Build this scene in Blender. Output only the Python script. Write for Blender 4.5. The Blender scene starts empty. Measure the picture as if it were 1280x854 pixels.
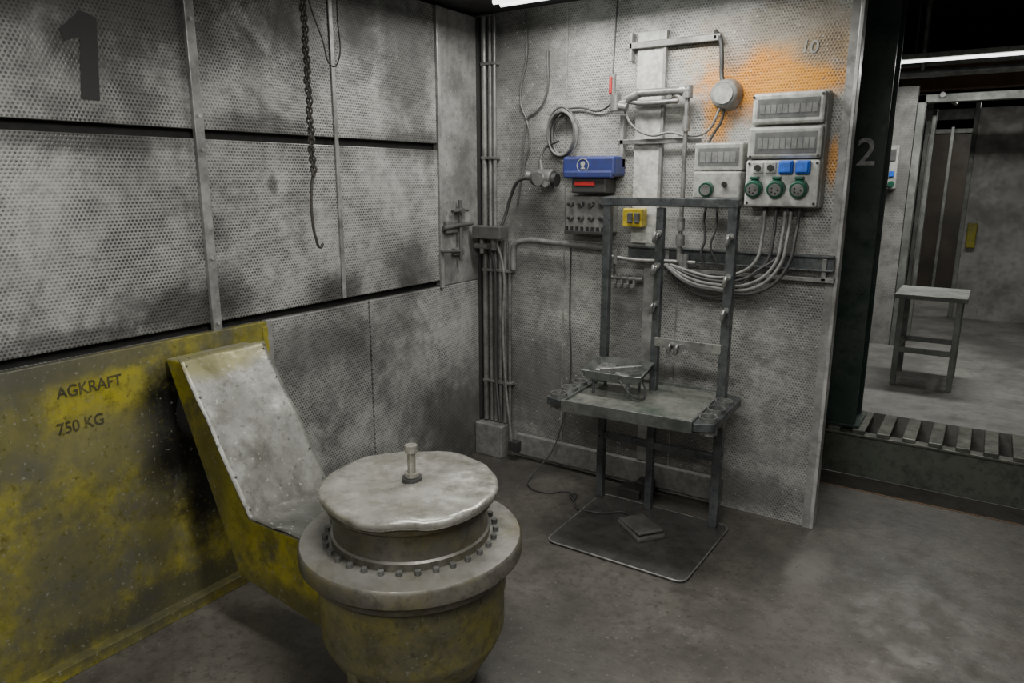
import bpy, bmesh, math, random
from mathutils import Vector, Matrix, noise
random.seed(3)
SC = bpy.context.scene
COL = SC.collection

# ------------------------------------------------------------ node helpers
class NT:
    def __init__(s, name):
        s.m = bpy.data.materials.new(name); s.m.use_nodes = True
        s.t = s.m.node_tree; s.n = s.t.nodes; s.l = s.t.links
        s.b = s.n['Principled BSDF']
    def inp(s, sock, v):
        if isinstance(v, (int, float)): sock.default_value = v
        elif isinstance(v, (tuple, list)):
            if len(sock.default_value) == 4 and len(v) == 3: v = (*v, 1)
            sock.default_value = v
        else: s.l.new(v, sock)
    def math(s, op, a, b=0.0, clamp=False):
        n = s.n.new('ShaderNodeMath'); n.operation = op; n.use_clamp = clamp
        s.inp(n.inputs[0], a); s.inp(n.inputs[1], b); return n.outputs[0]
    def vmath(s, op, a, b=(0, 0, 0)):
        n = s.n.new('ShaderNodeVectorMath'); n.operation = op
        s.inp(n.inputs[0], a); s.inp(n.inputs[1], b)
        return n.outputs['Value'] if op == 'LENGTH' else n.outputs[0]
    def noise(s, vec, scale, detail=4, rough=.6):
        n = s.n.new('ShaderNodeTexNoise'); s.inp(n.inputs['Vector'], vec)
        n.inputs['Scale'].default_value = scale; n.inputs['Detail'].default_value = detail
        n.inputs['Roughness'].default_value = rough; return n.outputs['Fac']
    def rng(s, v, a, b, c=0., d=1.):
        n = s.n.new('ShaderNodeMapRange'); n.interpolation_type = 'SMOOTHSTEP'
        s.inp(n.inputs[0], v); n.inputs[1].default_value = a; n.inputs[2].default_value = b
        n.inputs[3].default_value = c; n.inputs[4].default_value = d; return n.outputs[0]
    def mix(s, f, a, b):
        n = s.n.new('ShaderNodeMix'); n.data_type = 'RGBA'
        s.inp(n.inputs[0], f); s.inp(n.inputs[6], a); s.inp(n.inputs[7], b); return n.outputs[2]

def dirty(name, c1, c2, scale=4, rough=.6, metal=0., bump=.15, dirt=None, dirt_amt=.5, dirt_scale=2.,
          perf=None, perf_amt=.6, stains_tints_sheen=(), dust=None, speck=None, bscale=60, streak=False, bdist=.004, grime=None):
    s = NT(name)
    tc = s.n.new('ShaderNodeTexCoord'); co = tc.outputs['Object']
    big = s.noise(co, scale, 6, .62)
    col = s.mix(s.rng(big, .32, .68), c1, c2)
    if streak:
        st = s.vmath('MULTIPLY', co, (14, 14, 1.0))
        col = s.mix(s.rng(s.noise(st, 1.3, 4), .45, .75, 0, .45), col, tuple(x*.5 for x in c1))
    if dirt:
        d = s.noise(co, dirt_scale, 8, .72)
        col = s.mix(s.math('MULTIPLY', s.rng(d, .44, .66), dirt_amt), col, dirt)
    if grime:   # fine-grained mottled dirt
        g2 = s.noise(co, 22, 6, .75)
        col = s.mix(s.rng(g2, .46, .66, 0, grime), col, tuple(x*.35 for x in c1))
    h = s.noise(co, bscale, 3, .6)
    for (c, r, sc, st) in stains_tints_sheen:
        v = s.vmath('DIVIDE', s.vmath('SUBTRACT', co, c), r)
        L = s.math('ADD', s.vmath('LENGTH', v), s.math('MULTIPLY', s.math('SUBTRACT', s.noise(co, 9, 6, .7), .5), 1.3))
        col = s.mix(s.rng(L, .35, 1.1, st, 0), col, sc)
    if perf:
        sep = s.n.new('ShaderNodeSeparateXYZ'); s.l.new(co, sep.inputs[0])
        u = sep.outputs['Y' if perf == 'y' else 'X']; v = sep.outputs['Z']
        p = .0140; q = p*1.732
        def grid(o):
            fu = s.math('MULTIPLY', s.math('SUBTRACT', s.math('FRACT', s.math('ADD', s.math('DIVIDE', u, p), o)), .5), p)
            fv = s.math('MULTIPLY', s.math('SUBTRACT', s.math('FRACT', s.math('ADD', s.math('DIVIDE', v, q), o)), .5), q)
            return s.math('SQRT', s.math('ADD', s.math('MULTIPLY', fu, fu), s.math('MULTIPLY', fv, fv)))
        dd = s.math('MINIMUM', grid(100.0), grid(100.5))
        hole = s.rng(dd, .0026, .0056, 1, 0)
        var = s.rng(s.noise(co, 3.2, 6, .75), .34, .62, .25, 1.)
        hole = s.math('MULTIPLY', s.math('MULTIPLY', hole, var), perf_amt)
        col = s.mix(hole, col, (.02, .02, .020))
        h = s.math('SUBTRACT', s.math('MULTIPLY', h, .5), hole)
    if speck:
        sp = s.noise(co, 70, 2, .5)
        col = s.mix(s.rng(sp, .64, .74, 0, .7), col, speck)
        sp2 = s.noise(co, 38, 3, .6)
        col = s.mix(s.rng(sp2, .60, .72, 0, .7), col, tuple(x*.25 for x in c1))
    if dust:
        g = s.n.new('ShaderNodeNewGeometry'); sp = s.n.new('ShaderNodeSeparateXYZ'); s.l.new(g.outputs['Normal'], sp.inputs[0])
        f = s.math('MULTIPLY', s.rng(sp.outputs['Z'], .3, .95), s.rng(s.noise(co, 6, 6, .7), .3, .6, .25, .85))
        col = s.mix(f, col, dust)
    s.inp(s.b.inputs['Base Color'], col)
    s.b.inputs['Metallic'].default_value = metal
    s.inp(s.b.inputs['Roughness'], s.rng(s.noise(co, scale*3, 5), .3, .7, max(.05, rough-.13), min(1, rough+.13)))
    if bump:
        b = s.n.new('ShaderNodeBump'); b.inputs['Strength'].default_value = bump; b.inputs['Distance'].default_value = bdist
        s.inp(b.inputs['Height'], h); s.l.new(b.outputs[0], s.b.inputs['Normal'])
    return s.m

def plain(name, c, rough=.5, metal=0., alpha=1., emit=0.):
    s = NT(name)
    tc = s.n.new('ShaderNodeTexCoord')
    col = s.mix(s.rng(s.noise(tc.outputs['Object'], 25, 5, .7), .33, .66, 0, .7), c, tuple(x*.36+.02 for x in c))
    s.inp(s.b.inputs['Base Color'], col if not emit else c)
    s.b.inputs['Roughness'].default_value = rough; s.b.inputs['Metallic'].default_value = metal
    s.b.inputs['Alpha'].default_value = alpha
    if emit:
        s.b.inputs['Emission Color'].default_value = (*c, 1); s.b.inputs['Emission Strength'].default_value = emit
    return s.m

# ------------------------------------------------------------ materials
SOOT = (.028, .028, .026)
M = {}
M['perfL'] = dirty('perforated_sheet_left', (.55, .545, .525), (.35, .345, .33), 1.6, .46, .2, .35, (.12, .118, .112), .85, 1.9, perf='y', perf_amt=.88, grime=.5,
                   stains_tints_sheen=[((0, -1.15, 1.14), (.3, .22, .12), SOOT, .75), ((0, -.62, 1.2), (.3, .20, .18), SOOT, .65), ((0, -1.15, 2.36), (.3, .55, .36), SOOT, .75),
                           ((0, -1.9, 1.17), (.3, .38, .12), SOOT, .75), ((0, -.62, 2.25), (.3, .3, .45), SOOT, .65), ((0, -2.05, 2.3), (.3, .7, .42), (.05, .05, .048), .85),
                           ((0, -.55, 1.82), (.3, .5, .08), SOOT, .6), ((0, -1.47, 1.62), (.3, .03, .06), SOOT, .6), ((0, -1.52, 1.85), (.3, .3, .07), SOOT, .6), ((0, -2.2, 1.78), (.3, .5, .06), SOOT, .6),
                           ((0, -2.3, 1.12), (.3, .3, .06), SOOT, .6),
                           ((0, -.25, .25), (.3, .5, .4), (.08, .08, .077), .75), ((0, -1.3, .9), (.3, .4, .15), (.11, .11, .105), .6)])
M['plainL'] = dirty('sheet_left_plain', (.38, .375, .36), (.26, .257, .25), 3, .5, .2, .2, (.11, .11, .105), .75, 3, streak=True, speck=(.5, .5, .49), grime=.45)
M['perfB'] = dirty('perforated_sheet_back', (.54, .535, .51), (.38, .377, .36), 1.8, .48, .2, .35, (.16, .158, .15), .8, 2.6, perf='x', perf_amt=.72, speck=(.72, .72, .69), grime=.55,
                   stains_tints_sheen=[((1.60, 0, 2.2), (.50, .3, .20), (.46, .29, .13), .85), ((1.50, 0, 2.07), (.28, .3, .19), (.76, .30, .025), 1.), ((1.72, 0, 2.06), (.25, .3, .10), (.78, .34, .04), 1.),
                           ((1.36, 0, 1.93), (.09, .2, .16), (.72, .31, .04), .9), ((1.875, 0, 1.72), (.03, .2, .14), (.7, .33, .06), .9),
                           ((1.55, 0, 2.30), (.5, .3, .10), (.30, .28, .24), .9), ((1.4, 0, 2.24), (.12, .3, .16), (.28, .26, .23), .8), ((1.78, 0, 2.2), (.12, .3, .10), (.30, .24, .17), .85),
                           ((.45, 0, .45), (.6, .3, .42), (.11, .11, .105), .7), ((.3, 0, 1.7), (.2, .3, .65), (.11, .11, .105), .65), ((1.0, 0, .35), (.6, .3, .38), (.10, .10, .095), .75),
                           ((.25, 0, 2.3), (.4, .3, .35), (.10, .10, .095), .65), ((.75, 0, 1.33), (.25, .3, .10), (.11, .11, .105), .6), ((.95, 0, .9), (.14, .3, .45), (.12, .12, .115), .6),
                           ((1.5, 0, 1.12), (.6, .3, .15), (.14, .14, .135), .65), ((1.88, 0, .9), (.06, .3, .6), (.2, .2, .19), .5), ((1.6, 0, .12), (.5, .3, .12), (.10, .10, .095), .7)])
M['dark'] = plain('dark_void', (.012, .012, .012), .9)
M['strip'] = dirty('steel_strip', (.42, .415, .40), (.28, .277, .27), 6, .45, .3, .1, (.11, .11, .105), .65, 5, grime=.45)
M['strip2'] = dirty('steel_strip_bright', (.56, .555, .54), (.40, .395, .38), 5, .4, .3, .1, (.16, .16, .155), .7, 5, grime=.45)
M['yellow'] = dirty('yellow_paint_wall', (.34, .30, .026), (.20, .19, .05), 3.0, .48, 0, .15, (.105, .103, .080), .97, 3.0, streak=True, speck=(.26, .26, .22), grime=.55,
                    stains_tints_sheen=[((.03, -2.03, .74), (.3, .17, .36), (.006, .006, .005), 1.), ((.03, -1.88, .55), (.3, .2, .4), (.012, .012, .01), 1.),  # two near-black patches on the sheet around the arm's wall end
                            ((.03, -2.45, .30), (.3, .22, .4), (.085, .085, .07), .75), ((.03, -2.3, 1.05), (.3, .5, .07), (.095, .093, .07), .85), ((.03, -2.1, .08), (.3, .6, .12), (.055, .055, .045), .85),
                            ((.03, -2.6, .9), (.3, .2, .3), (.10, .10, .07), .6), ((.03, -2.12, .35), (.3, .1, .3), (.08, .076, .04), .65), ((.03, -2.3, .75), (.3, .3, .16), (.125, .123, .09), .65)])
M['yellowA'] = dirty('yellow_paint_arm', (.35, .31, .02), (.22, .20, .03), 4, .42, 0, .12, (.085, .082, .045), .97, 4.5, dust=(.22, .22, .20), speck=(.22, .22, .18), grime=.55,
                     stains_tints_sheen=[((.7, -2.0, .2), (.4, .4, .12), (.07, .067, .035), .85), ((.25, -2.03, .55), (.12, .3, .3), (.055, .052, .03), .65)])
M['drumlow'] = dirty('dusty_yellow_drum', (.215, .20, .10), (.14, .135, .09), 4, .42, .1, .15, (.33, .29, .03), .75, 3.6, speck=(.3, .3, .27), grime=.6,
                     stains_tints_sheen=[((1.06, -1.88, .46), (.6, .6, .06), (.085, .08, .062), .8), ((1.06, -2.2, .1), (.25, .3, .07), (.065, .063, .05), .75)])
M['foil'] = dirty('sheet_steel_cover', (.36, .355, .335), (.25, .247, .23), 5, .40, .35, .35, (.135, .133, .11), .75, 6, bscale=14, speck=(.5, .5, .47), grime=.45,
                  stains_tints_sheen=[((.70, -1.87, .5), (.30, .4, .1), (.09, .09, .082), .9), ((.16, -1.9, 1.0), (.08, .4, .08), (.25, .23, .08), .75)])
M['table_st'] = dirty('turntable_steel', (.185, .175, .15), (.115, .11, .093), 7, .40, .45, .2, (.20, .17, .045), .6, 4, dust=(.235, .23, .215), grime=.6)
M['lid'] = dirty('turntable_lid_metal', (.50, .49, .455), (.33, .32, .29), 7, .30, .5, .35, (.20, .187, .14), .65, 8, bscale=11, bdist=.008, grime=.4)
M['floor'] = dirty('concrete_floor', (.128, .117, .103), (.090, .082, .073), 2.6, .50, 0, .35, (.042, .039, .035), .7, 1.5, speck=(.19, .18, .165), bscale=45, grime=.6,
                   stains_tints_sheen=[((2.0, -.40, 0), (.10, .28, 1), (.27, .26, .24), .3), ((1.3, -1.5, 0), (.4, .4, 1), (.055, .051, .047), .5), ((.3, -.6, 0), (.3, .9, 1), (.045, .042, .039), .7),  # first, lighter ellipsoid paints a reflection streak into the floor colour
                           ((2.1, -1.6, 0), (.5, .25, 1), (.06, .055, .05), .45), ((2.4, -.5, 0), (.3, .6, 1), (.065, .06, .054), .4)])
M['floor2'] = dirty('concrete_floor_bay', (.26, .257, .24), (.17, .168, .16), 2, .5, 0, .2, (.11, .108, .10), .65, 2, grime=.5)
M['ceil'] = dirty('ceiling_dark_sheet', (.05, .05, .05), (.03, .03, .03), 3, .7, 0, .1)
M['hall'] = dirty('hall_dark', (.02, .02, .02), (.012, .012, .013), 2, .8, 0, .1)
M['frame'] = dirty('blue_grey_steel_tube', (.10, .113, .12), (.155, .168, .172), 9, .36, .5, .1, (.045, .047, .048), .6, 8, grime=.45)
M['frameL'] = dirty('worn_steel', (.43, .435, .42), (.26, .265, .26), 12, .33, .6, .1, (.09, .09, .09), .55, 8)
M['ttop'] = dirty('table_top_steel', (.28, .285, .275), (.17, .185, .18), 6, .32, .6, .1, (.085, .10, .093), .7, 5)
M['tray'] = dirty('tray_floor_green', (.13, .155, .135), (.27, .27, .245), 5, .30, .35, .1, (.36, .36, .33), .6, 4, grime=.45)
M['base'] = dirty('base_plate_steel', (.105, .10, .095), (.072, .069, .065), 5, .38, .4, .15, (.16, .158, .15), .4, 3, grime=.45)
M['pedal'] = dirty('pedal_steel', (.19, .187, .18), (.125, .123, .118), 9, .4, .4, .15, grime=.4)
M['pipe'] = dirty('pipe_grey', (.32, .317, .305), (.19, .188, .183), 8, .4, .4, .1, (.085, .085, .082), .7, 7, grime=.45)
M['pipeD'] = dirty('pipe_dark', (.15, .15, .145), (.085, .085, .083), 8, .45, .3, .1)
M['cable'] = plain('cable_rubber', (.05, .05, .05), .55)
M['cableG'] = plain('cable_grey', (.24, .24, .23), .5)
M['boxgrey'] = plain('enclosure_grey', (.44, .445, .42), .42)
M['boxgrey2'] = plain('enclosure_dirty', (.26, .26, .25), .5)
M['boxwhite'] = plain('enclosure_white', (.60, .605, .575), .42)
M['boxmid'] = plain('enclosure_recess', (.10, .10, .10), .5)
M['boxdark'] = plain('enclosure_dark', (.045, .045, .045), .4)
M['window'] = plain('clear_cover', (.40, .42, .42), .06, 0, .14)
M['blue'] = plain('blue_plastic', (.03, .045, .19), .38)
M['blueS'] = plain('blue_socket', (.02, .15, .75), .35)
M['green'] = plain('green_socket', (.01, .10, .06), .35)
M['red'] = plain('red_plastic', (.45, .02, .02), .4)
M['white'] = plain('white_mark', (.75, .75, .73), .5)
M['yellowB'] = plain('yellow_block', (.6, .46, .03), .4)
M['black'] = plain('black_knob', (.02, .02, .02), .35)
M['greencol'] = dirty('dark_green_paint', (.020, .048, .040), (.035, .06, .05), 4, .4, 0, .1, (.10, .115, .105), .6, 3, grime=.4)
M['grn2'] = dirty('platform_green', (.11, .125, .10), (.15, .155, .135), 5, .45, .2, .1, (.04, .042, .036), .8, 5, grime=.6)
M['slat'] = dirty('grating_bars', (.12, .128, .11), (.19, .195, .17), 8, .45, .4, .1, (.055, .055, .047), .6, 6, grime=.5)
M['wallfar'] = dirty('perforated_bay2', (.41, .405, .385), (.28, .277, .265), 2, .5, .2, .2, (.13, .13, .123), .7, 2, perf='x', perf_amt=.5, grime=.5)
M['brown'] = dirty('dark_door_leaf', (.07, .058, .045), (.04, .035, .03), 3, .6)
M['orange'] = dirty('orange_beam', (.22, .12, .05), (.14, .08, .04), 3, .6)
M['paleframe'] = dirty('pale_frame', (.26, .275, .255), (.17, .183, .172), 5, .5, .2, .15, (.09, .09, .082), .65, 4, grime=.5)
M['stencil'] = dirty('worn_stencil_paint', (.04, .038, .025), (.07, .065, .03), 12, .6, 0, 0, (.18, .17, .05), .75, 16)
M['one'] = plain('painted_numeral', (.035, .035, .035), .7)
M['tube'] = plain('fluorescent_tube', (.95, 1.0, .95), .5, emit=3.5)
M['rope'] = plain('rusty_chain', (.10, .09, .08), .6, .4)

# ------------------------------------------------------------ mesh helpers
def add(name, bm, mat, parent=None, smooth=False, bevel=0.):
    me = bpy.data.meshes.new(name); bm.normal_update(); bm.to_mesh(me); bm.free()
    ob = bpy.data.objects.new(name, me); COL.objects.link(ob)
    if mat: me.materials.append(M[mat] if isinstance(mat, str) else mat)
    if smooth:
        for p in me.polygons: p.use_smooth = True
        try: me.set_sharp_from_angle(angle=math.radians(38))
        except Exception: pass
    if bevel:
        b = ob.modifiers.new('b', 'BEVEL'); b.width = bevel; b.segments = 2; b.limit_method = 'ANGLE'
    setp(ob, parent); return ob
def setp(ob, parent):
    if parent:
        ob.parent = parent; ob.matrix_parent_inverse = Matrix.Translation(-parent.location)
def root(name, loc):
    e = bpy.data.objects.new(name, None); e.location = loc; e.empty_display_size = .1; COL.objects.link(e); return e
def bm_box(bm, x0, x1, y0, y1, z0, z1, mtx=None):
    vs = [bm.verts.new((x, y, z)) for x in (x0, x1) for y in (y0, y1) for z in (z0, z1)]
    for f in ((0, 1, 3, 2), (4, 6, 7, 5), (0, 4, 5, 1), (2, 3, 7, 6), (0, 2, 6, 4), (1, 5, 7, 3)):
        bm.faces.new([vs[i] for i in f])
    if mtx: bmesh.ops.transform(bm, matrix=mtx, verts=vs)
    return vs
def box(name, x0, x1, y0, y1, z0, z1, mat, parent=None, bevel=0., mtx=None):
    bm = bmesh.new(); bm_box(bm, x0, x1, y0, y1, z0, z1, mtx)
    return add(name, bm, mat, parent, bevel=bevel)
def boxes(name, lst, mat, parent=None, bevel=0.):
    bm = bmesh.new()
    for b in lst: bm_box(bm, *b)
    return add(name, bm, mat, parent, bevel=bevel)
def bm_cyl(bm, p0, p1, r, seg=16, r2=None):
    p0 = Vector(p0); p1 = Vector(p1); d = p1-p0
    m = Matrix.Translation((p0+p1)/2) @ d.to_track_quat('Z', 'Y').to_matrix().to_4x4()
    bmesh.ops.create_cone(bm, cap_ends=True, segments=seg, radius1=r, radius2=r if r2 is None else r2, depth=d.length, matrix=m)
def cyl(name, p0, p1, r, mat, parent=None, seg=20, r2=None, bevel=0.):
    bm = bmesh.new(); bm_cyl(bm, p0, p1, r, seg, r2); return add(name, bm, mat, parent, True, bevel)
def cyls(name, lst, mat, parent=None, seg=14):
    bm = bmesh.new()
    for c in lst: bm_cyl(bm, c[0], c[1], c[2], seg, c[3] if len(c) > 3 else None)
    return add(name, bm, mat, parent, True)
def bm_ring(bm, c, axis, ro, ri, h, seg=24):
    c = Vector(c); q = Vector(axis).to_track_quat('Z', 'Y').to_matrix().to_4x4(); m = Matrix.Translation(c) @ q
    prof = [(ri, 0), (ro, 0), (ro, h), (ri, h)]
    rows = []
    for i in range(seg):
        a = 2*math.pi*i/seg
        rows.append([bm.verts.new(m @ Vector((r*math.cos(a), r*math.sin(a), z))) for r, z in prof])
    for i in range(seg):
        A = rows[i]; B = rows[(i+1) % seg]
        for j in range(4): bm.faces.new((A[j], B[j], B[(j+1) % 4], A[(j+1) % 4]))
def lathe(name, c, prof, mat, parent=None, seg=64, bevel=0.):
    bm = bmesh.new(); rows = []
    for i in range(seg):
        a = 2*math.pi*i/seg
        rows.append([bm.verts.new((c[0]+r*math.cos(a), c[1]+r*math.sin(a), z)) for r, z in prof])
    for i in range(seg):
        A = rows[i]; B = rows[(i+1) % seg]
        for j in range(len(prof)-1): bm.faces.new((A[j], B[j], B[j+1], A[j+1]))
    bm.faces.new([r[0] for r in rows][::-1]); bm.faces.new([r[-1] for r in rows])
    bmesh.ops.recalc_face_normals(bm, faces=bm.faces)
    return add(name, bm, mat, parent, True, bevel)
def curve(name, pts, r, mat, parent=None, cyclic=False, poly=False):
    cu = bpy.data.curves.new(name, 'CURVE'); cu.dimensions = '3D'; cu.bevel_depth = r; cu.bevel_resolution = 3
    if poly:
        sp = cu.splines.new('POLY'); sp.points.add(len(pts)-1)
        for p, q in zip(sp.points, pts): p.co = (*q, 1)
    else:
        sp = cu.splines.new('BEZIER'); sp.bezier_points.add(len(pts)-1)
        for p, q in zip(sp.bezier_points, pts):
            p.co = q; p.handle_left_type = p.handle_right_type = 'AUTO'
        sp.resolution_u = 10
    sp.use_cyclic_u = cyclic; cu.use_fill_caps = True
    ob = bpy.data.objects.new(name, cu); COL.objects.link(ob); cu.materials.append(M[mat]); setp(ob, parent); return ob
def text(name, s, loc, rot, size, mat, parent=None, sx=1.):
    cu = bpy.data.curves.new(name, 'FONT'); cu.body = s; cu.size = size; cu.extrude = .0008; cu.align_x = 'LEFT'
    cu.offset = size*.006
    ob = bpy.data.objects.new(name, cu); COL.objects.link(ob); ob.location = loc; ob.rotation_euler = rot; ob.scale = (sx, 1, 1)
    cu.materials.append(M[mat]); setp(ob, parent); return ob
def flat(name, pts, mat, parent=None):
    bm = bmesh.new(); bm.faces.new([bm.verts.new(p) for p in pts]); return add(name, bm, mat, parent)
RL = (math.pi/2, 0, math.pi/2); RB = (math.pi/2, 0, 0)

# ------------------------------------------------------------ room shell
box('floor', -.1, 6, -6, .80, -.1, 0, 'floor')
box('floor_bay', -1, 6, 1.19, 10, .10, .27, 'floor2')
wl = root('wall_left', (0, -3, 1.25))
box('backing', -.12, -.035, -6, 0, 0, 2.55, 'dark', wl)
bm = bmesh.new()
cols = [(-6, -4.42), (-4.40, -3.12), (-3.10, -1.80), (-1.79, -1.115), (-1.105, -.40)]
for a, b in cols:
    bm_box(bm, -.035, 0, a, b, 1.825, 2.5)
    bm_box(bm, -.035, 0, a, b, 1.10, 1.79)
for a, b in [(-6, -3.5), (-3.49, -1.56), (-1.55, -.955), (-.945, -.001)]:
    bm_box(bm, -.035, 0, a, b, .0, 1.065)
add('perforated_panels', bm, 'perfL', wl, bevel=.003)
boxes('end_panel', [(-.035, .0, -.39, -.001, 1.07, 2.5)], 'plainL', wl)
t1 = root('trim_1', (.01, -1.8, 1.8))
boxes('posts', [(.0, .020, -1.812, -1.774, 1.06, 2.5), (.0, .016, -.405, -.380, 1.06, 2.5), (.0, .006, -1.122, -1.098, 1.10, 2.5),
                (.0, .020, -3.13, -3.09, 1.06, 2.5)], 'strip', t1, .003)
boxes('end_strip', [(0, .012, -1.565, -1.535, 0, 1.07)], 'strip', root('trim_2', (.005, -1.55, .5)), .003)
cyls('post_bolts', [((.02, -1.793, z), (.027, -1.793, z), .007) for z in (1.1, 1.35, 1.75, 1.87, 2.2)], 'strip2', t1, 8)
flat('painted_numeral', [(.002, y, z) for y, z in ((-2.195, 1.895), (-2.135, 1.895), (-2.115, 2.15), (-2.165, 2.165), (-2.235, 2.10), (-2.225, 2.065), (-2.175, 2.085))], 'one', wl)
wb = root('wall_back', (1, 0, 1.25))
box('perforated_sheet', -.03, 1.94, 0, .045, 0, 2.52, 'perfB', wb, .002)
boxes('sheet_seams', [(.545, .553, -.004, .001, .16, 2.5), (1.895, 1.93, -.008, .001, .0, 2.5), (1.20, 1.206, -.003, .001, .1, 1.25)], 'strip', wb)
boxes('end_post', [(1.928, 1.945, -.012, .055, 0, 2.52)], 'strip2', wb, .003)
text('chalk_number', '10', (1.70, -.003, 2.18), (math.pi/2, .15, 0), .075, 'boxgrey', wb)
box('wall_bay_back', -1, 1.88, 3.25, 3.33, .27, 2.35, 'wallfar')
box('wall_right', 6, 6.1, -6, 10, 0, 3.6, 'hall')
box('wall_front', -.1, 6, -6.1, -6, 0, 3.6, 'strip')
box('wall_far', -1, 6, 10, 10.1, 0, 3.6, 'hall')
box('wall_bay_left', -1.1, -1, 0, 10, 0, 3.6, 'hall')
box('ceiling', -.1, 3.6, -6, .05, 2.52, 2.60, 'ceil')
box('ceiling_hall', -1, 6, -6, 10, 3.5, 3.6, 'hall')
bb = root('baseboard_back', (.7, -.03, .1))
boxes('skirting', [(.26, 1.5, -.035, -.002, .03, .155)], 'boxgrey2', bb, .004)
boxes('corner_plinth', [(.004, .20, -.10, -.004, 0, .20)], 'boxgrey2', bb, .006)

# ------------------------------------------------------------ yellow lower panel
yp = root('yellow_steel_panel', (.03, -2.4, .5))
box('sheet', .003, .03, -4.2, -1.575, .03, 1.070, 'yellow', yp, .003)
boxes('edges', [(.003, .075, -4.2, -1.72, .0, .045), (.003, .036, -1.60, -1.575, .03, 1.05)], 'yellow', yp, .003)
text('stencil_line_top', 'AGKRAFT', (.032, -2.405, .950), RL, .056, 'stencil', yp, .86)
text('stencil_line_bottom', '750 KG', (.032, -2.42, .830), RL, .056, 'stencil', yp, .86)

# ------------------------------------------------------------ turntable / positioner
tt = root('welding_turntable', (1.06, -1.87, .3))
CX, CY = 1.06, -1.875
cyl('wall_shaft', (.031, -1.87, .78), (.22, -1.87, .78), .14, 'boxdark', tt, 32)
def prism(name, prof, y0, y1, mat, par, bev=.006):
    bm = bmesh.new()
    A = [bm.verts.new((x, y0, z)) for x, z in prof]; B = [bm.verts.new((x, y1, z)) for x, z in prof]
    bm.faces.new(A); bm.faces.new(B[::-1]); n = len(prof)
    for i in range(n): bm.faces.new((A[i], B[i], B[(i+1) % n], A[(i+1) % n]))
    bmesh.ops.recalc_face_normals(bm, faces=bm.faces)
    return add(name, bm, mat, par, bevel=bev)
prism('arm_housing', [(.045, 1.01), (.15, 1.01), (.47, .485), (.98, .485), (1.1, .13), (.79, .19), (.37, .245)], -2.035, -1.70, 'yellowA', tt)
bm = bmesh.new(); path = [(.148, 1.018), (.31, .757), (.472, .494), (.66, .494), (.86, .494)]
NU, NV = 60, 20; grid = []
for i in range(NU+1):
    t = i/NU*(len(path)-1); k = min(int(t), len(path)-2); f = t-k
    x = path[k][0]*(1-f)+path[k+1][0]*f; z = path[k][1]*(1-f)+path[k+1][1]*f
    row = []
    for j in range(NV+1):
        y = -2.050+(.36)*j/NV
        w = noise.noise(Vector((x*6, y*7, z*6)))*.012
        row.append(bm.verts.new((x+w*.8, y, z+abs(w)+.004)))
    grid.append(row)
for i in range(NU):
    for j in range(NV): bm.faces.new((grid[i][j], grid[i+1][j], grid[i+1][j+1], grid[i][j+1]))
cp = add('cover_plate', bm, 'foil', tt, True); so = cp.modifiers.new('s', 'SOLIDIFY'); so.thickness = .006; so.offset = 1
nrm = Vector((.85, 0, .53))
lst = []
for t in (.05, .25, .5, .75, .95):
    for y in (-2.035, -1.705):
        c = Vector((.148+.324*t, y, 1.022-.524*t)); lst.append((c, c+nrm*.013, .004))
cyls('cover_screws', lst, 'pipeD', tt, 8)
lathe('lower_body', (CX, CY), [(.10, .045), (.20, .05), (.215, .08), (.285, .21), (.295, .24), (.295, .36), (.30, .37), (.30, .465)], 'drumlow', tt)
boxes('body_ribs', [(CX-.02, CX+.02, CY-.285, CY-.1, .05, .28)], 'drumlow', tt, .004)
cyl('foot', (CX, CY, 0), (CX, CY, .06), .12, 'boxdark', tt, 32)
lathe('flange', (CX, CY), [(.30, .455), (.325, .46), (.33, .485), (.345, .49), (.352, .497), (.352, .54), (.345, .549), (.27, .552), (.2, .552)], 'table_st', tt, 96)
lathe('drum', (CX, CY), [(.25, .55), (.25, .575), (.243, .58), (.243, .665), (.262, .67), (.262, .69), (.2, .692)], 'table_st', tt, 96)
cyls('flange_bolts', [((CX+.268*math.cos(a), CY+.268*math.sin(a), .55), (CX+.268*math.cos(a), CY+.268*math.sin(a), .566), .0095) for a in [2*math.pi*i/32 for i in range(32)]], 'pipeD', tt, 6)
bm = bmesh.new(); rings = []
R = [0] + [.02*i for i in range(1, 13)] + [.252, .264, .272, .277, .279, .274]
nR = len(R)
for k, r in enumerate(R):
    row = []
    for i in range(128):
        a = 2*math.pi*i/128
        ed = 1 + (.013*noise.noise(Vector((math.cos(a)*2.2, math.sin(a)*2.2, 3))) + .004*noise.noise(Vector((math.cos(a)*7, math.sin(a)*7, 1))))*(r/.28)
        rr = r*ed; x = rr*math.cos(a); y = rr*math.sin(a)
        z = .720 + .009*noise.noise(Vector((x*7, y*7, 0))) + .004*noise.ridged_multi_fractal(Vector((x*10, y*10, 5)), 1., 2., 2, 1., 2.) - .004
        if k == nR-4: z -= .002
        if k == nR-3: z -= .007
        if k == nR-2: z -= .018 + .004*noise.noise(Vector((x*12, y*12, 9)))
        if k == nR-1: z -= .030
        row.append(bm.verts.new((CX+x, CY+y, z)))
    rings.append(row)
for k in range(nR-1):
    for i in range(128):
        j = (i+1) % 128
        bm.faces.new((rings[k][i], rings[k+1][i], rings[k+1][j], rings[k][j]))
bmesh.ops.remove_doubles(bm, verts=bm.verts, dist=.0004)
bmesh.ops.recalc_face_normals(bm, faces=bm.faces)
add('lid', bm, 'lid', tt, True)
SX, SY = CX+.0, CY+.01
cyls('centre_stud', [((SX, SY, .71), (SX, SY, .82), .013), ((SX, SY, .815), (SX, SY, .838), .020), ((SX, SY, .735), (SX, SY, .748), .024)], 'lid', tt, 16)
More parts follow.
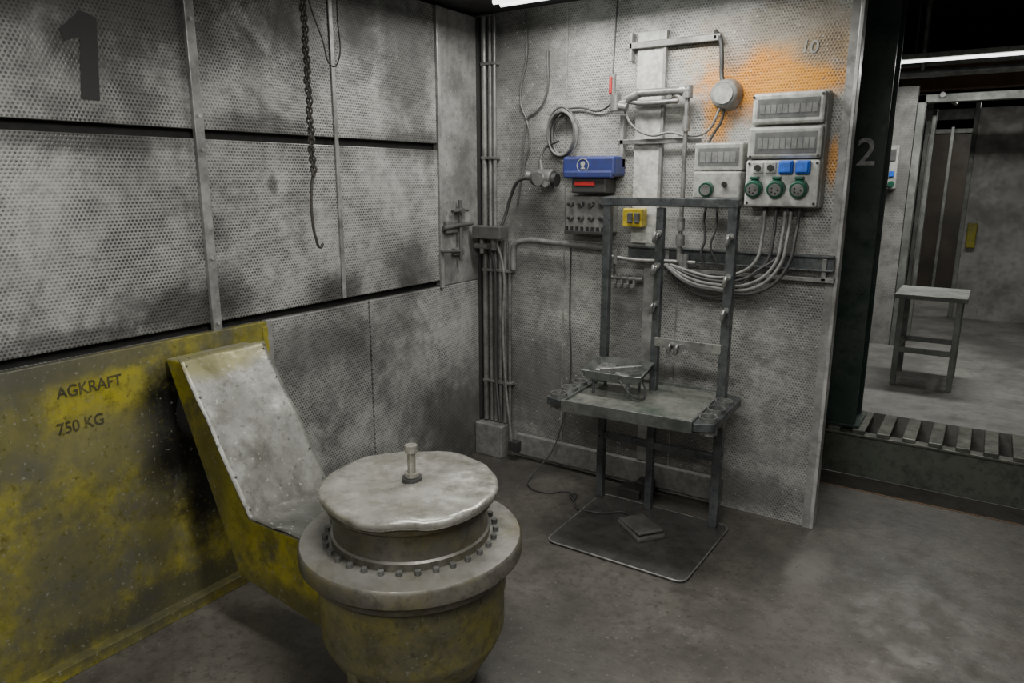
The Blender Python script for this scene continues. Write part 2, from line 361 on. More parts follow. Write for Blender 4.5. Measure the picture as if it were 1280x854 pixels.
cyl('stud_hole', (SX, SY, .712), (SX, SY, .733), .032, 'boxdark', tt, 18)

# ------------------------------------------------------------ hanging chain + wire
ch = root('hanging_chain', (.15, -1.385, 2))
bm = bmesh.new()
z = 2.52; i = 0
while z > 1.66:
    c = Vector((.15, -1.385+.003*math.sin(i*.9), z)); R0 = .012; r = .0042
    m = Matrix.Translation(c) @ Matrix.Rotation(math.pi/2*(i % 2)+.5, 4, 'Z') @ Matrix.Rotation(math.pi/2, 4, 'X')
    rows = []
    for a in range(12):
        A = 2*math.pi*a/12; rows.append([bm.verts.new(m @ Vector(((R0+r*math.cos(b))*math.cos(A), (R0*1.35+r*math.cos(b))*math.sin(A), r*math.sin(b)))) for b in [2*math.pi*q/6 for q in range(6)]])
    for a in range(12):
        for b in range(6): bm.faces.new((rows[a][b], rows[(a+1) % 12][b], rows[(a+1) % 12][(b+1) % 6], rows[a][(b+1) % 6]))
    z -= .019; i += 1
add('links', bm, 'rope', ch, True)
curve('hook_wire', [(.15, -1.385, 1.67), (.15, -1.40, 1.60), (.15, -1.405, 1.50), (.15, -1.39, 1.40), (.15, -1.37, 1.365), (.15, -1.355, 1.38)], .006, 'rope', ch)
curve('hanging_wire', [(.12, -1.36, 2.52), (.12, -1.33, 2.34), (.12, -1.27, 2.20), (.12, -1.22, 2.10), (.12, -1.19, 2.12), (.12, -1.18, 2.3), (.12, -1.18, 2.52)], .003, 'cable')

# ------------------------------------------------------------ bracket on left wall
br = root('wall_bracket', (.03, -.27, 1.38))
cyls('rods', [((.03, -.25, 1.20), (.03, -.25, 1.53), .010), ((.03, -.40, 1.385), (.03, -.14, 1.40), .013), ((.004, -.25, 1.47), (.05, -.25, 1.47), .018),
              ((.03, -.42, 1.26), (.03, -.26, 1.25), .008), ((.03, -.32, 1.47), (.03, -.18, 1.475), .009)], 'pipeD', br)
boxes('plates', [(.004, .03, -.37, -.27, 1.355, 1.42), (.004, .028, -.30, -.21, 1.23, 1.27)], 'pipe', br, .003)

# ------------------------------------------------------------ corner pipes
cp = root('conduit_pipes', (.12, -.04, 1.2))
cyls('long_pipes', [((x, -.035, .21), (x, -.035, 2.5), r) for x, r in ((.045, .016), (.085, .011), (.115, .011))], 'pipe', cp, 12)
cyls('short_pipes', [((x, -.035, .21), (x, -.035, 1.30), r) for x, r in ((.15, .010), (.182, .012))], 'pipe', cp, 12)
cyls('end_pipe', [((.215, -.035, .05), (.215, -.035, 1.30), .009)], 'pipe', cp, 12)
boxes('channel', [(.002, .02, -.05, -.002, .21, 2.5)], 'boxdark', cp)
boxes('clamps', [(.03, .235, -.052, -.004, z, z+.016) for z in (.45, 1.12)] + [(.03, .13, -.052, -.004, z, z+.016) for z in (1.75, 2.25)], 'pipe', cp, .002)
curve('hose_a', [(.10, -.09, 1.30), (.13, -.08, 1.2), (.14, -.07, .9), (.14, -.07, .5), (.2, -.12, .25)], .009, 'cable', cp)
curve('hose_b', [(.16, -.09, 1.30), (.20, -.08, 1.15), (.19, -.07, .8), (.21, -.07, .45), (.25, -.07, .12)], .007, 'cableG', cp)
boxes('foot_box', [(.24, .30, -.09, -.04, .06, .12)], 'boxdark', cp, .004)

jb = root('junction_box', (.13, -.08, 1.35))
boxes('case', [(.035, .225, -.15, -.062, 1.315, 1.385)], 'pipeD', jb, .005)
cyls('side_valves', [((-.0+.02, -.10, 1.345), (.05, -.10, 1.345), .012), ((.03, -.11, 1.27), (.12, -.11, 1.27), .016), ((.075, -.11, 1.23), (.075, -.11, 1.31), .013), ((.15, -.1, 1.25), (.15, -.1, 1.32), .018)], 'pipe', jb)
curve('conduit_to_panel', [(.25, -.05, 1.14), (.25, -.05, 1.24), (.265, -.05, 1.285), (.31, -.05, 1.305), (.5, -.05, 1.305), (.83, -.05, 1.295)], .017, 'pipe', jb)

wc = root('wall_cables', (.35, -.02, 1.9))
curve('cable_a', [(.30, -.012, 2.5), (.31, -.012, 2.3), (.27, -.012, 2.05), (.31, -.012, 1.95), (.33, -.012, 1.85), (.29, -.012, 1.7), (.25, -.012, 1.5)], .005, 'pipeD', wc)
curve('cable_b', [(.44, -.012, 2.3), (.42, -.012, 2.05), (.36, -.012, 1.99), (.32, -.012, 1.97), (.30, -.012, 1.90), (.28, -.012, 1.7)], .005, 'pipeD', wc)
curve('cable_c', [(.56, -.02, 2.0), (.65, -.02, 2.0), (.75, -.02, 1.98), (.84, -.03, 2.02)], .005, 'cable', wc)
curve('cable_d', [(.60, -.015, 1.28), (.60, -.015, .9), (.61, -.015, .55), (.585, -.05, .3), (.55, -.12, .12), (.50, -.25, .015), (.56, -.36, .008), (.68, -.37, .008), (.76, -.30, .008), (.84, -.36, .008)], .004, 'cable', wc)

# ------------------------------------------------------------ coiled cable
cc = root('coiled_cable', (.55, -.04, 1.88))
for k in range(7):
    rx = .074+.012*random.random(); rz = .110+.020*random.random(); ox = .55+random.uniform(-.012, .012); oz = 1.875+random.uniform(-.015, .01)
    curve('loop', [(ox+rx*math.cos(a), -.02-.009*k, oz+rz*math.sin(a)) for a in [2*math.pi*i/12 for i in range(12)]], .0060, 'cableG' if k % 2 else 'pipeD', cc, True)
cyl('hook', (.55, 0, 1.975), (.55, -.09, 1.98), .008, 'pipeD', cc)

# ------------------------------------------------------------ air tool on the wall
at = root('air_tool', (.46, -.08, 1.65))
cyl('body', (.40, -.08, 1.655), (.52, -.08, 1.64), .045, 'pipeD', at, 24, .052, .006)
cyl('cap', (.515, -.08, 1.64), (.545, -.08, 1.637), .035, 'boxdark', at, 20)
cyls('parts', [((.45, -.08, 1.68), (.44, -.08, 1.74), .014), ((.36, -.09, 1.66), (.40, -.08, 1.655), .025), ((.46, 0, 1.65), (.46, -.06, 1.65), .02), ((.50, -.13, 1.62), (.50, -.09, 1.62), .02)], 'pipe', at)
cyl('face', (.46, -.125, 1.645), (.46, -.14, 1.643), .035, 'pipe', at, 20)
curve('cable', [(.37, -.09, 1.65), (.30, -.08, 1.63), (.24, -.06, 1.55), (.205, -.06, 1.45), (.19, -.08, 1.39)], .009, 'cable', at)
curve('cable_up', [(.44, -.08, 1.74), (.45, -.05, 1.80), (.53, -.04, 1.84)], .006, 'cable', at)

# ------------------------------------------------------------ blue dispenser box
bx = root('blue_wall_dispenser', (.755, -.07, 1.66))
box('lid_body', .605, .90, -.135, -.001, 1.655, 1.755, 'blue', bx, .014)
box('front_lip', .615, .89, -.142, -.10, 1.645, 1.685, 'blue', bx, .01)
box('lower_tray', .655, .85, -.125, -.001, 1.572, 1.65, 'boxdark', bx, .008)
box('red_label', .675, .79, -.130, -.120, 1.610, 1.632, 'red', bx, .002)
bm = bmesh.new(); bm_ring(bm, (.725, -.136, 1.710), (0, -1, 0), .034, .031, .002, 32)
add('pictogram_ring', bm, 'boxgrey', bx)
bm = bmesh.new(); bm_cyl(bm, (.725, -.136, 1.718), (.725, -.138, 1.718), .012, 20); bm_cyl(bm, (.725, -.136, 1.70), (.725, -.1375, 1.70), .015, 3)
add('pictogram_head', bm, 'boxgrey', bx)

# ------------------------------------------------------------ valve panel
vp = root('valve_panel', (.73, -.05, 1.46))
box('plate', .60, .865, -.075, -.001, 1.37, 1.56, 'boxgrey2', vp, .008)
cyls('knobs', [((x, -.075, z), (x, -.105, z), .013) for x in (.635, .695, .755, .815) for z in (1.515, 1.445)], 'pipeD', vp, 14)
cyls('knob_tips', [((x, -.105, z), (x, -.12, z), .007) for x in (.635, .695, .755, .815) for z in (1.515, 1.445)], 'black', vp, 10)
cyls('lower_fittings', [((.61+.03*i, -.085, 1.375), (.61+.03*i, -.085, 1.40), .008) for i in range(8)], 'black', vp, 8)
boxes('bottom_bar', [(.60, .86, -.095, -.001, 1.362, 1.378)], 'boxdark', vp, .002)
yb = root('yellow_coupling_block', (.97, -.07, 1.45))
boxes('block', [(.935, 1.04, -.10, -.031, 1.41, 1.50)], 'yellowB', yb, .006)
boxes('sockets', [(.965, .992, -.112, -.1, 1.43, 1.48), (1.003, 1.03, -.112, -.1, 1.43, 1.48)], 'boxmid', yb, .003)

# ------------------------------------------------------------ wall channel, rails
wr = root('mounting_channel', (1.02, -.02, 1.8))
boxes('board', [(.95, 1.085, -.022, -.001, 1.325, 2.33)], 'boxwhite', wr, .003)
boxes('side_lip', [(1.085, 1.10, -.03, -.001, .2, 2.33)], 'strip', wr, .002)
boxes('lower_board', [(1.03, 1.085, -.022, -.001, .16, 1.325)], 'strip', wr, .002)
rl = root('mounting_rails', (1.3, -.03, 2))
boxes('rails', [(.90, 1.36, -.045, -.031, 2.255, 2.285), (.87, 1.30, -.045, -.031, 1.81, 1.835)], 'pipe', rl, .003)
boxes('stubs', [(.88, .90, -.045, -.001, 1.70, 1.95), (.915, .93, -.045, -.001, 2.2, 2.33), (1.33, 1.345, -.045, -.001, 2.26, 2.28)], 'strip', rl, .002)

# ------------------------------------------------------------ compressed air pipe
ap = root('compressed_air_pipe', (1.05, -.08, 2))
curve('upper_pipe', [(.98, -.08, 2.045), (1.235, -.08, 2.045)], .019, 'pipe', ap, poly=True)
curve('lower_pipe', [(.86, -.08, 2.0), (.93, -.08, 2.01), (1.0, -.08, 2.0), (1.19, -.08, 2.0)], .012, 'pipe', ap)
curve('riser', [(1.235, -.08, 2.045), (1.235, -.08, 1.36)], .011, 'pipe', ap, poly=True)
cyls('elbows', [((1.235, -.08, 2.01), (1.235, -.08, 2.065), .024), ((1.20, -.08, 2.045), (1.245, -.08, 2.045), .024), ((1.235, -.08, 1.86), (1.235, -.08, 1.93), .017), ((1.235, -.08, 1.40), (1.235, -.08, 1.46), .018),
               ((1.235, -.08, 1.33), (1.235, -.08, 1.38), .022), ((.99, -.08, 2.045), (.93, -.08, 2.02), .024), ((1.15, -.0, 2.02), (1.15, -.09, 2.02), .012)], 'pipe', ap)
cyls('regulator', [((.87, -.08, 1.97), (.87, -.08, 2.05), .026), ((.85, -.08, 2.05), (.85, -.08, 2.14), .018), ((.90, -.1, 1.99), (.94, -.1, 1.98), .02), ((.87, -.0, 2.0), (.87, -.08, 2.0), .012)], 'pipe', ap)
boxes('red_handle', [(.843, .857, -.108, -.095, 2.05, 2.13)], 'red', ap, .004)
curve('supply_wire', [(.85, -.08, 2.14), (.84, -.05, 2.25), (.84, -.03, 2.5)], .004, 'cable', ap)
curve('hose_loop', [(.92, -.09, 1.98), (.96, -.08, 1.90), (1.05, -.06, 1.85), (1.15, -.06, 1.86), (1.25, -.06, 1.84), (1.33, -.06, 1.86), (1.385, -.06, 1.96)], .006, 'cableG', ap)
tp = root('tap_manifold', (.93, -.07, 1.13))
curve('lower_run', [(.88, -.085, 1.255), (1.0, -.085, 1.245), (1.2, -.085, 1.25), (1.32, -.085, 1.25)], .010, 'pipe', tp)
cyls('lower_valves', [((x, -.085, 1.22), (x, -.085, 1.29), .014) for x in (.90, 1.25, 1.27)] + [((1.235, -.085, 1.25), (1.235, -.085, 1.325), .012)], 'pipe', tp)
cyls('bar', [((.87, -.06, 1.145), (1.04, -.06, 1.145), .011), ((.95, 0, 1.145), (.95, -.06, 1.145), .012), ((.885, -.085, 1.25), (.885, -.06, 1.145), .008)], 'pipe', tp)
cyls('taps', [((x, -.06, 1.09), (x, -.06, 1.165), .010) for x in (.89, .925, .96, .995)] + [((x, -.085, 1.105), (x, -.085, 1.12), .014) for x in (.89, .925, .96, .995)], 'frameL', tp)

# ------------------------------------------------------------ round horn
rs = root('round_alarm_sounder', (1.40, -.06, 2.02))
cyl('dome', (1.40, -.001, 2.02), (1.40, -.075, 2.02), .072, 'boxgrey2', rs, 32, .06, .008)
cyl('cap', (1.40, -.075, 2.02), (1.40, -.085, 2.02), .045, 'boxgrey', rs, 24)
curve('lead', [(1.33, -.02, 2.30), (1.36, -.04, 2.26), (1.375, -.05, 2.18), (1.38, -.05, 2.10), (1.39, -.06, 2.07)], .010, 'cable', rs)
curve('lead_down', [(1.40, -.05, 1.96), (1.39, -.05, 1.90), (1.36, -.05, 1.85), (1.33, -.06, 1.79)], .006, 'cable', rs)

# ------------------------------------------------------------ small breaker box
sb = root('breaker_box', (1.405, -.06, 1.68))
box('upper_case', 1.29, 1.515, -.10, -.001, 1.68, 1.805, 'boxgrey', sb, .008)
box('lower_case', 1.30, 1.52, -.13, -.001, 1.555, 1.677, 'boxgrey', sb, .008)
box('window_recess', 1.308, 1.497, -.1015, -.0985, 1.702, 1.783, 'boxmid', sb, .002)
boxes('breakers', [(1.32+.028*i, 1.343+.028*i, -.105, -.1, 1.72, 1.765) for i in range(6)], 'boxgrey2', sb)
box('window', 1.303, 1.502, -.112, -.107, 1.698, 1.787, 'window', sb, .002)
cyls('socket', [((1.37, -.13, 1.60), (1.37, -.155, 1.595), .032)], 'green', sb, 20)
cyls('socket_lid', [((1.37, -.155, 1.595), (1.37, -.160, 1.594), .024)], 'boxgrey2', sb, 20)
cyls('switch', [((1.45, -.13, 1.62), (1.45, -.145, 1.62), .012)], 'black', sb, 12)

# ------------------------------------------------------------ large distribution box
pb = root('power_distribution_box', (1.70, -.07, 1.76))
box('back_case', 1.545, 1.855, -.09, -.001, 1.52, 2.01, 'boxgrey', pb, .01)
box('top_module', 1.55, 1.85, -.13, -.085, 1.875, 2.005, 'boxwhite', pb, .012)
box('middle_module', 1.54, 1.85, -.13, -.085, 1.73, 1.865, 'boxgrey', pb, .012)
box('socket_panel', 1.54, 1.85, -.13, -.085, 1.525, 1.725, 'boxwhite', pb, .010)
for z0, z1, nm in ((1.900, 1.980, 'top_window'), (1.752, 1.842, 'middle_window')):
    box(nm+'_recess', 1.572, 1.828, -.132, -.128, z0, z1, 'boxmid', pb, .002)
    boxes(nm+'_breakers', [(1.585+.024*i, 1.605+.024*i, -.137, -.131, z0+.02, z1-.025) for i in range(10)], 'boxgrey2', pb)
    box(nm, 1.567, 1.833, -.145, -.1385, z0-.004, z1+.004, 'window', pb, .003)
for i, x in enumerate((1.585, 1.68, 1.775)):
    cyl('cee_socket', (x, -.13, 1.605), (x, -.165, 1.598), .040, 'green', pb, 28, .036, .004)
    cyl('cee_face', (x, -.165, 1.598), (x, -.169, 1.597), .026, 'boxgrey2', pb, 24)
    cyls('cee_pins', [((x+.014*math.cos(a), -.168, 1.597+.014*math.sin(a)), (x+.014*math.cos(a), -.172, 1.596+.014*math.sin(a)), .004) for a in [2*math.pi*q/5 for q in range(5)]], 'black', pb, 8)
    boxes('cee_hinge', [(x-.018, x+.018, -.155, -.128, 1.642, 1.655)], 'green', pb, .003)
for x in (1.715, 1.785):
    box('schuko_socket', x-.030, x+.030, -.155, -.128, 1.665, 1.722, 'blueS', pb, .007)
    box('schuko_lid', x-.024, x+.024, -.163, -.154, 1.670, 1.716, 'blueS', pb, .006)
for x in (1.595, 1.65):
    box('switch_plate', x-.022, x+.022, -.137, -.128, 1.668, 1.715, 'boxgrey', pb, .003)
    cyl('switch_knob', (x, -.137, 1.692), (x, -.152, 1.692), .013, 'black', pb, 16)
cyls('corner_screws', [((x, -.13, z), (x, -.134, z), .006) for x in (1.555, 1.838) for z in (1.54, 1.71, 1.74, 1.99)], 'black', pb, 8)
cyls('glands', [((x, -.06, 1.49), (x, -.06, 1.525), .014) for x in (1.62, 1.67, 1.72, 1.77)], 'boxdark', pb, 12)
pc = root('power_cables', (1.5, -.1, 1.3))
for i, (x, dz, m) in enumerate(((1.62, 0, 'cableG'), (1.67, -.015, 'cable'), (1.71, -.03, 'cableG'), (1.735, -.045, 'cableG'), (1.77, -.055, 'cable'))):
    curve('lead', [(x, -.07, 1.50), (x+.005, -.09-.008*i, 1.40), (x-.02, -.10-.01*i, 1.27+dz*.3), (x-.12, -.11-.01*i, 1.205+dz), (1.42, -.10-.01*i, 1.19+dz), (1.30, -.10-.008*i, 1.21+dz), (1.20-.01*i, -.10, 1.235)], .0075, m, pc)
curve('breaker_lead', [(1.36, -.07, 1.555), (1.35, -.09, 1.46), (1.36, -.09, 1.36), (1.345, -.09, 1.30), (1.36, -.08, 1.24)], .006, 'cable', pc)
curve('breaker_lead', [(1.40, -.07, 1.555), (1.41, -.09, 1.42), (1.39, -.09, 1.33), (1.42, -.08, 1.26)], .005, 'cable', pc)
curve('drooping_lead', [(1.18, -.10, 1.22), (1.28, -.10, 1.13), (1.42, -.12, 1.10), (1.52, -.12, 1.14), (1.60, -.12, 1.22), (1.72, -.1, 1.33), (1.73, -.07, 1.49)], .006, 'cable', pc)

# ------------------------------------------------------------ cable tray
ct = root('cable_channel', (1.4, -.04, 1.28))
boxes('channel', [(.945, 1.93, -.038, -.032, 1.245, 1.315), (.945, 1.93, -.06, -.032, 1.305, 1.315), (.945, 1.93, -.06, -.032, 1.245, 1.252)], 'frame', ct, .002)
boxes('lower_rail', [(1.15, 1.935, -.05, -.003, 1.195, 1.215)], 'pipe', ct, .002)
boxes('brackets', [(1.15, 1.17, -.05, -.001, 1.2, 1.3), (1.88, 1.90, -.05, -.001, 1.2, 1.3)], 'pipe', ct, .002)

# ------------------------------------------------------------ tool stand
ts = root('tool_stand', (1.24, -.45, .7))
def foot(x, y, w=.019): return (x-w, x+w, y-w, y+w)
YU = -.26
boxes('uprights', [(*foot(.935, YU), .012, 1.555), (*foot(1.54, YU, .021), .012, 1.555), (*foot(1.205, YU, .018), .012, 1.515)], 'frame', ts, .004)
boxes('top_bar', [(.912, 1.564, YU-.022, YU+.022, 1.52, 1.56)], 'frame', ts, .004)
boxes('cross_bars', [(.935, 1.54, YU-.015, YU+.015, .34, .375), (.935, 1.54, YU-.015, YU+.015, .60, .625)], 'frame', ts, .003)
boxes('rod_shelf', [(1.21, 1.53, YU-.03, YU-.018, .865, .91)], 'frameL', ts, .003)
def plate(name, pts, z0, z1, r, mat, par, bev=.003):
    out = []; n = len(pts)
    for i in range(n):
        p = Vector(pts[i]).to_2d(); a = Vector(pts[i-1]).to_2d(); b = Vector(pts[(i+1) % n]).to_2d()
        da = (a-p).normalized(); db = (b-p).normalized()
        for k in range(7):
            t = k/6; q0 = p+da*r; q1 = p+db*r
            out.append((q0*(1-t)**2 + p*2*t*(1-t) + q1*t*t))
    bm = bmesh.new(); A = [bm.verts.new((p.x, p.y, z0)) for p in out]; B = [bm.verts.new((p.x, p.y, z1)) for p in out]
    bm.faces.new(A[::-1]); bm.faces.new(B)
    for i in range(len(out)): bm.faces.new((A[i], A[(i+1) % len(out)], B[(i+1) % len(out)], B[i]))
    add(name, bm, mat, par, bevel=bev); return out
o = plate('base_plate', [(.935, -.82), (1.60, -.82), (1.61, -.22), (.925, -.22)], 0, .012, .05, 'base', ts, .004)
curve('base_plate_rim', [(p.x, p.y, .009) for p in o], .004, 'pipe', ts, True, True)
RT = Matrix.Translation((1.225, -.41, 0)) @ Matrix.Rotation(math.radians(3.5), 4, 'Z') @ Matrix.Translation((-1.225, .41, 0))
def tb(bm, *a): bm_box(bm, *a, mtx=RT)
bm = bmesh.new(); tb(bm, .925, 1.515, -.665, -.155, .632, .640); add('tray_bottom', bm, 'tray', ts)
bm = bmesh.new()
for b in ((.915, 1.525, -.675, -.665, .600, .655), (.915, 1.525, -.155, -.145, .605, .655), (.915, .925, -.66, -.16, .605, .653), (1.515, 1.525, -.66, -.16, .605, .653)): tb(bm, *b)
add('tray_rim', bm, 'ttop', ts, bevel=.002)
def wing(name, pts):
    P2 = [(RT @ Vector((x, y, 0))) for x, y in pts]
    plate(name, [(p.x, p.y) for p in P2], .610, .645, .02, 'frame', ts, .002)
wing('wing_left', [(.916, -.665), (.916, -.155), (.845, -.19), (.815, -.63)])
wing('wing_right', [(1.524, -.675), (1.61, -.64), (1.625, -.20), (1.524, -.145)])
bm = bmesh.new(); bmc = bmesh.new()
for x, ys in ((.868, (-.595, -.48, -.365, -.25)), (1.572, (-.595, -.465, -.335))):
    for y in ys:
        c = RT @ Vector((x, y, .585)); bm_ring(bm, c, (0, 0, 1), .039, .034, .078, 28)
        bm_cyl(bmc, c+Vector((0, 0, .002)), c+Vector((0, 0, .0615)), .0335, 24)
add('tool_holders', bm, 'frameL', ts, True); add('tool_holder_bottoms', bmc, 'black', ts)
boxes('table_brackets', [(.925, .95, -.60, -.26, .585, .609), (1.525, 1.55, -.60, -.26, .585, .609), (.93, 1.545, YU-.02, YU+.02, .57, .60)], 'frame', ts, .003)
def hook(x, z, nm):
    y = YU-.02
    curve(nm, [(x, y, z+.018), (x, y-.018, z+.012), (x-.004, y-.035, z-.010), (x-.002, y-.052, z-.014), (x+.004, y-.062, z+.008), (x+.006, y-.056, z+.028)], .009, 'frameL', ts)
    cyl(nm+'_bolt', (x, y+.002, z+.018), (x, y-.012, z+.018), .015, 'frameL', ts, 10)
for z in (1.38, 1.23, 1.05): hook(1.205, z, 'hook')
for z in (1.38, 1.20, 1.05): hook(1.54, z, 'hook')
for x in (1.30, 1.335): hook(x, .87, 'shelf_hook')
boxes('shelf_clip', [(1.29, 1.35, YU-.07, YU-.03, .885, .893), (1.32, 1.36, YU-.07, YU-.065, .82, .89)], 'frameL', ts, .002)

# metal pan on stand legs at the back of the table
pn = root('sheet_metal_pan', (1.07, -.38, .73))
T = Matrix.Translation((1.075, -.39, .725)) @ Matrix.Rotation(math.radians(5), 4, 'Z') @ Matrix.Rotation(math.radians(8), 4, 'X')
bm = bmesh.new(); w, d = .145, .10
N = 14; g = []
for i in range(N+1):
    row = []
    for j in range(N+1):
        x = -w+2*w*i/N; y = -d+2*d*j/N
        e = max(abs(x)/w, abs(y)/d); z = .0 if e < .87 else .045
        z += .006*noise.noise(Vector((x*16, y*16, 2)))
        row.append(bm.verts.new(T @ Vector((x, y, z))))
    g.append(row)
for i in range(N):
    for j in range(N): bm.faces.new((g[i][j], g[i+1][j], g[i+1][j+1], g[i][j+1]))
o = add('pan', bm, 'ttop', pn, False); so = o.modifiers.new('s', 'SOLIDIFY'); so.thickness = .004
bm = bmesh.new(); bm_box(bm, -.09, .11, -.03, -.012, .025, .050, T @ Matrix.Rotation(.5, 4, 'Z')); bm_box(bm, -.10, -.02, -.05, .05, .012, .035, T); bm_box(bm, .03, .10, -.07, -.045, .02, .040, T @ Matrix.Rotation(-.3, 4, 'Z'))
add('scrap_strips', bm, 'frameL', pn, bevel=.002)
cyls('stand_legs', [((x, y, .641), (x, y, .722), .007) for x in (.98, 1.16) for y in (-.46, -.33)], 'frame', pn, 8)
curve('bent_wire', [(1.10, -.47, .75), (1.16, -.51, .71), (1.22, -.50, .66), (1.23, -.42, .66), (1.19, -.38, .73)], .004, 'cable', pn)

fp = root('foot_pedal', (1.26, -.5, .03))
T = Matrix.Translation((1.27, -.50, 0)) @ Matrix.Rotation(math.radians(-38), 4, 'Z')
bm = bmesh.new(); bm_box(bm, -.105, .105, -.072, .072, .0125, .035, T)
bm_box(bm, -.10, .10, -.066, .066, .036, .052, T @ Matrix.Rotation(math.radians(-4), 4, 'Y'))
add('pedal_body', bm, 'pedal', fp, bevel=.006)
curve('pedal_cable', [(1.19, -.43, .028), (1.12, -.38, .02), (1.05, -.44, .018), (.98, -.46, .018), (.90, -.45, .008), (.86, -.40, .008), (.80, -.30, .008), (.84, -.36, .008)], .005, 'cable', fp)
db = root('metal_offcuts', (1.05, -.3, .03))
boxes('offcuts', [(1.0, 1.12, -.18, -.08, .0, .05), (1.08, 1.16, -.15, -.06, .0, .09)], 'boxdark', db, .006)

# ------------------------------------------------------------ light fixtures
for k, (x0, x1, y) in enumerate(((.36, 1.55, -.36), (1.2, 2.7, -2.3), (1.2, 2.7, -4.2))):
    lf = root('fluorescent_light', ((x0+x1)/2, y, 2.48))
    box('housing', x0-.03, x1+.03, y-.06, y+.06, 2.485, 2.519, 'boxgrey', lf, .004)
    cyls('tube', [((x0, y+d, 2.472), (x1, y+d, 2.472), .013) for d in (-.03, .03)], 'tube', lf, 12)
lf = root('fluorescent_light', (2.2, 2.5, 2.45))
box('housing', 1.75, 2.95, 2.45, 2.55, 2.445, 2.48, 'boxgrey', lf, .004)
cyls('tube', [((1.78, 2.5, 2.435), (2.92, 2.5, 2.435), .010)], 'tube', lf, 12)
cyls('hangers', [((x, 2.5, 2.48), (x, 2.5, 3.5), .008) for x in (1.9, 2.8)], 'boxdark', lf, 8)

# ------------------------------------------------------------ neighbouring bay
pf = root('grating_platform', (2.6, 1, .2))
boxes('front_beam', [(1.70, 4.6, .80, .84, 0, .24)], 'grn2', pf, .004)
boxes('front_lip', [(1.70, 4.6, .785, .85, .235, .250)], 'slat', pf, .003)
boxes('pit', [(1.70, 4.6, .84, 1.19, .0, .10)], 'boxdark', pf)
boxes('bars', [(1.72+.125*i, 1.785+.125*i, .80, 1.19, .245, .27) for i in range(23)], 'slat', pf, .003)
gc = root('green_steel_column', (1.84, .95, 1.8))
boxes('h_beam', [(1.68, 1.975, .86, .875, .27, 3.5), (1.68, 1.975, 1.08, 1.095, .27, 3.5), (1.82, 1.835, .87, 1.085, .27, 3.5)], 'greencol', gc, .002)
boxes('foot_plate', [(1.64, 2.0, .83, 1.12, .27, .285)], 'greencol', gc, .002)
text('painted_number', '2', (1.835, .858, 1.715), RB, .20, 'white', gc)
wk = root('work_table', (2.22, 2.15, .6))
boxes('top', [(2.0, 2.42, 1.92, 2.40, .865, .895)], 'paleframe', wk, .004)
boxes('legs', [(x, x+.035, y, y+.035, .27, .866) for x in (2.03, 2.36) for y in (1.93, 2.35)], 'paleframe', wk, .003)
boxes('rails', [(2.03, 2.39, 1.935, 1.955, .5, .535), (2.03, 2.39, 2.36, 2.38, .5, .535), (2.04, 2.06, 1.94, 2.37, .5, .535), (2.365, 2.385, 1.94, 2.37, .5, .535)], 'paleframe', wk, .003)
df = root('door_frame', (2.2, 3.3, 1.3))
boxes('frame', [(1.885, 1.94, 3.24, 3.34, .27, 2.28), (1.885, 3.0, 3.24, 3.34, 2.22, 2.28), (1.97, 2.0, 3.6, 3.7, .27, 2.2), (2.95, 3.0, 3.24, 3.34, .27, 2.28)], 'paleframe', df, .003)
hp = root('overhead_pipes', (2.4, 3.2, 2.45))
cyls('pipes', [((1.5, 3.1, 2.42), (4.5, 3.1, 2.42), .03), ((1.5, 3.9, 2.62), (4.5, 3.9, 2.62), .05), ((1.9, 3.1, 2.42), (1.9, 3.1, 3.5), .02), ((2.05, 3.2, 2.27), (2.05, 5.0, 2.35), .02)], 'pipe', hp, 12)
box('orange_crane_beam', 1.6, 5.9, 4.6, 4.8, 2.45, 2.75, 'orange', None, .005)
box('wall_bay_far', -1, 1.75, 6.6, 6.68, .27, 2.5, 'wallfar')
box('wall_bay_side', 2.26, 4.2, 5.0, 5.06, .27, 2.3, 'wallfar')
boxes('rails', [(2.22, 2.26, 4.97, 5.08, .27, 2.35), (1.70, 1.74, 6.5, 6.6, .27, 2.35), (1.7, 2.26, 5.0, 5.05, 2.2, 2.3), (1.98, 2.01, 6.2, 6.25, .27, 2.2)], 'paleframe', root('steel_frame_posts', (2.0, 5.5, 1.2)), .003)
bd = root('door_1', (2.05, 6.7, 1.2))
boxes('leaf', [(1.78, 2.9, 6.62, 6.66, .28, 2.15)], 'brown', bd, .004)
boxes('jambs', [(2.9, 2.93, 6.58, 6.70, .27, 2.2), (1.75, 2.93, 6.58, 6.70, 2.15, 2.2)], 'paleframe', bd, .004)
yo = root('yellow_bin', (2.36, 4.9, 1.0))
boxes('body', [(2.29, 2.37, 4.90, 4.995, .98, 1.22)], 'yellowA', yo, .01)
nb = root('power_distribution_box', (1.62, 3.2, 1.8))
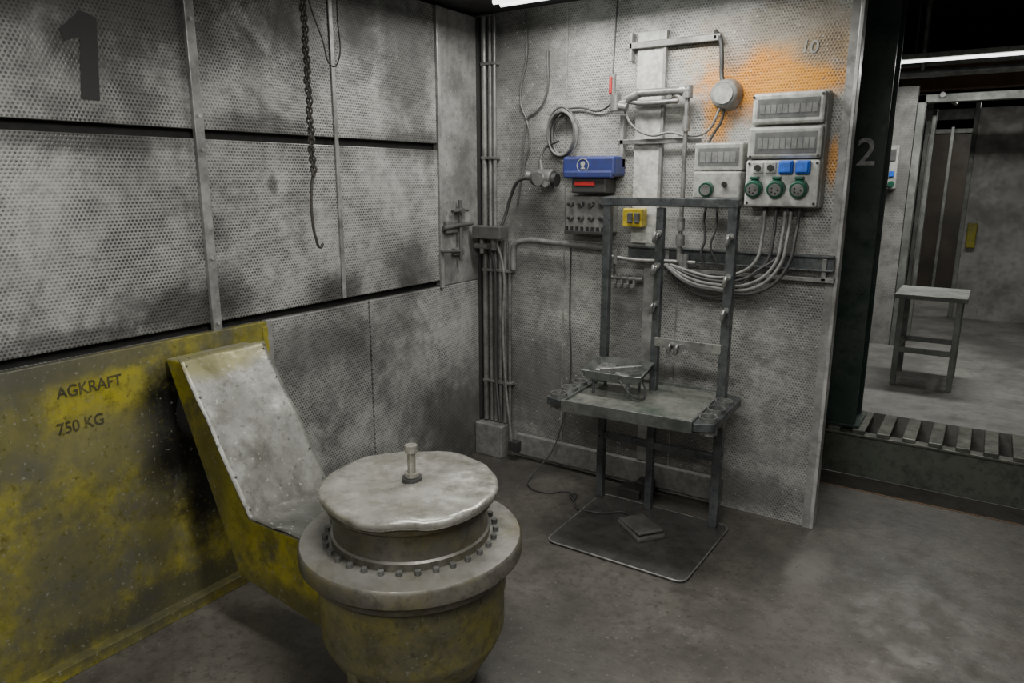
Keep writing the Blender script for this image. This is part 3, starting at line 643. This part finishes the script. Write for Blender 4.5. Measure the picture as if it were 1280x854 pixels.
boxes('case', [(1.63, 1.80, 3.15, 3.249, 1.56, 1.90)], 'boxgrey', nb, .008)
boxes('window', [(1.645, 1.785, 3.14, 3.151, 1.78, 1.87)], 'boxmid', nb, .004)
cyls('sockets', [((x, 3.13, 1.60), (x, 3.15, 1.60), .024) for x in (1.66, 1.715, 1.77)], 'green', nb, 14)
boxes('blue_sockets', [(1.70, 1.735, 3.13, 3.15, 1.66, 1.70), (1.75, 1.785, 3.13, 3.15, 1.66, 1.70)], 'blueS', nb)
curve('leads', [(1.7, 3.2, 1.56), (1.71, 3.18, 1.45), (1.66, 3.2, 1.38), (1.5, 3.2, 1.36)], .01, 'cable', nb)
box('floor_marking_strip', 1.80, 3.2, .590, .598, .0, .003, 'orange')

# ------------------------------------------------------------ lights
def area(name, loc, sx, sy, e, rot=(0, 0, 0), col=(1, .985, .925)):
    l = bpy.data.lights.new(name, 'AREA'); l.shape = 'RECTANGLE'; l.size = sx; l.size_y = sy; l.energy = e; l.color = col
    o = bpy.data.objects.new(name, l); o.location = loc; o.rotation_euler = rot; COL.objects.link(o)
area('lamp_light_back', (.95, -.45, 2.42), 1.2, .2, 24)
area('lamp_light_mid', (1.95, -2.3, 2.42), 1.5, .3, 52)
area('lamp_light_front', (1.95, -4.2, 2.42), 1.5, .3, 40)
area('lamp_light_bay', (2.3, 2.4, 2.40), 1.2, .2, 36)
area('lamp_light_bay_far', (2.4, 5.6, 2.4), .8, .3, 16)
area('lamp_light_aisle', (4.2, -1.2, 3.3), 1.5, 1.5, 8)
w = bpy.data.worlds.new('world'); SC.world = w; w.use_nodes = True
w.node_tree.nodes['Background'].inputs[0].default_value = (.8, .8, .77, 1); w.node_tree.nodes['Background'].inputs[1].default_value = .15

cam = bpy.data.cameras.new('camera'); cam.sensor_width = 36; cam.lens = 900/1280*36
co = bpy.data.objects.new('camera', cam); COL.objects.link(co)
co.location = (2.486, -3.456, 1.65); co.rotation_euler = (math.radians(90)-math.atan(205/900), 0, math.radians(33.4))
cam.clip_start = .05
SC.camera = co
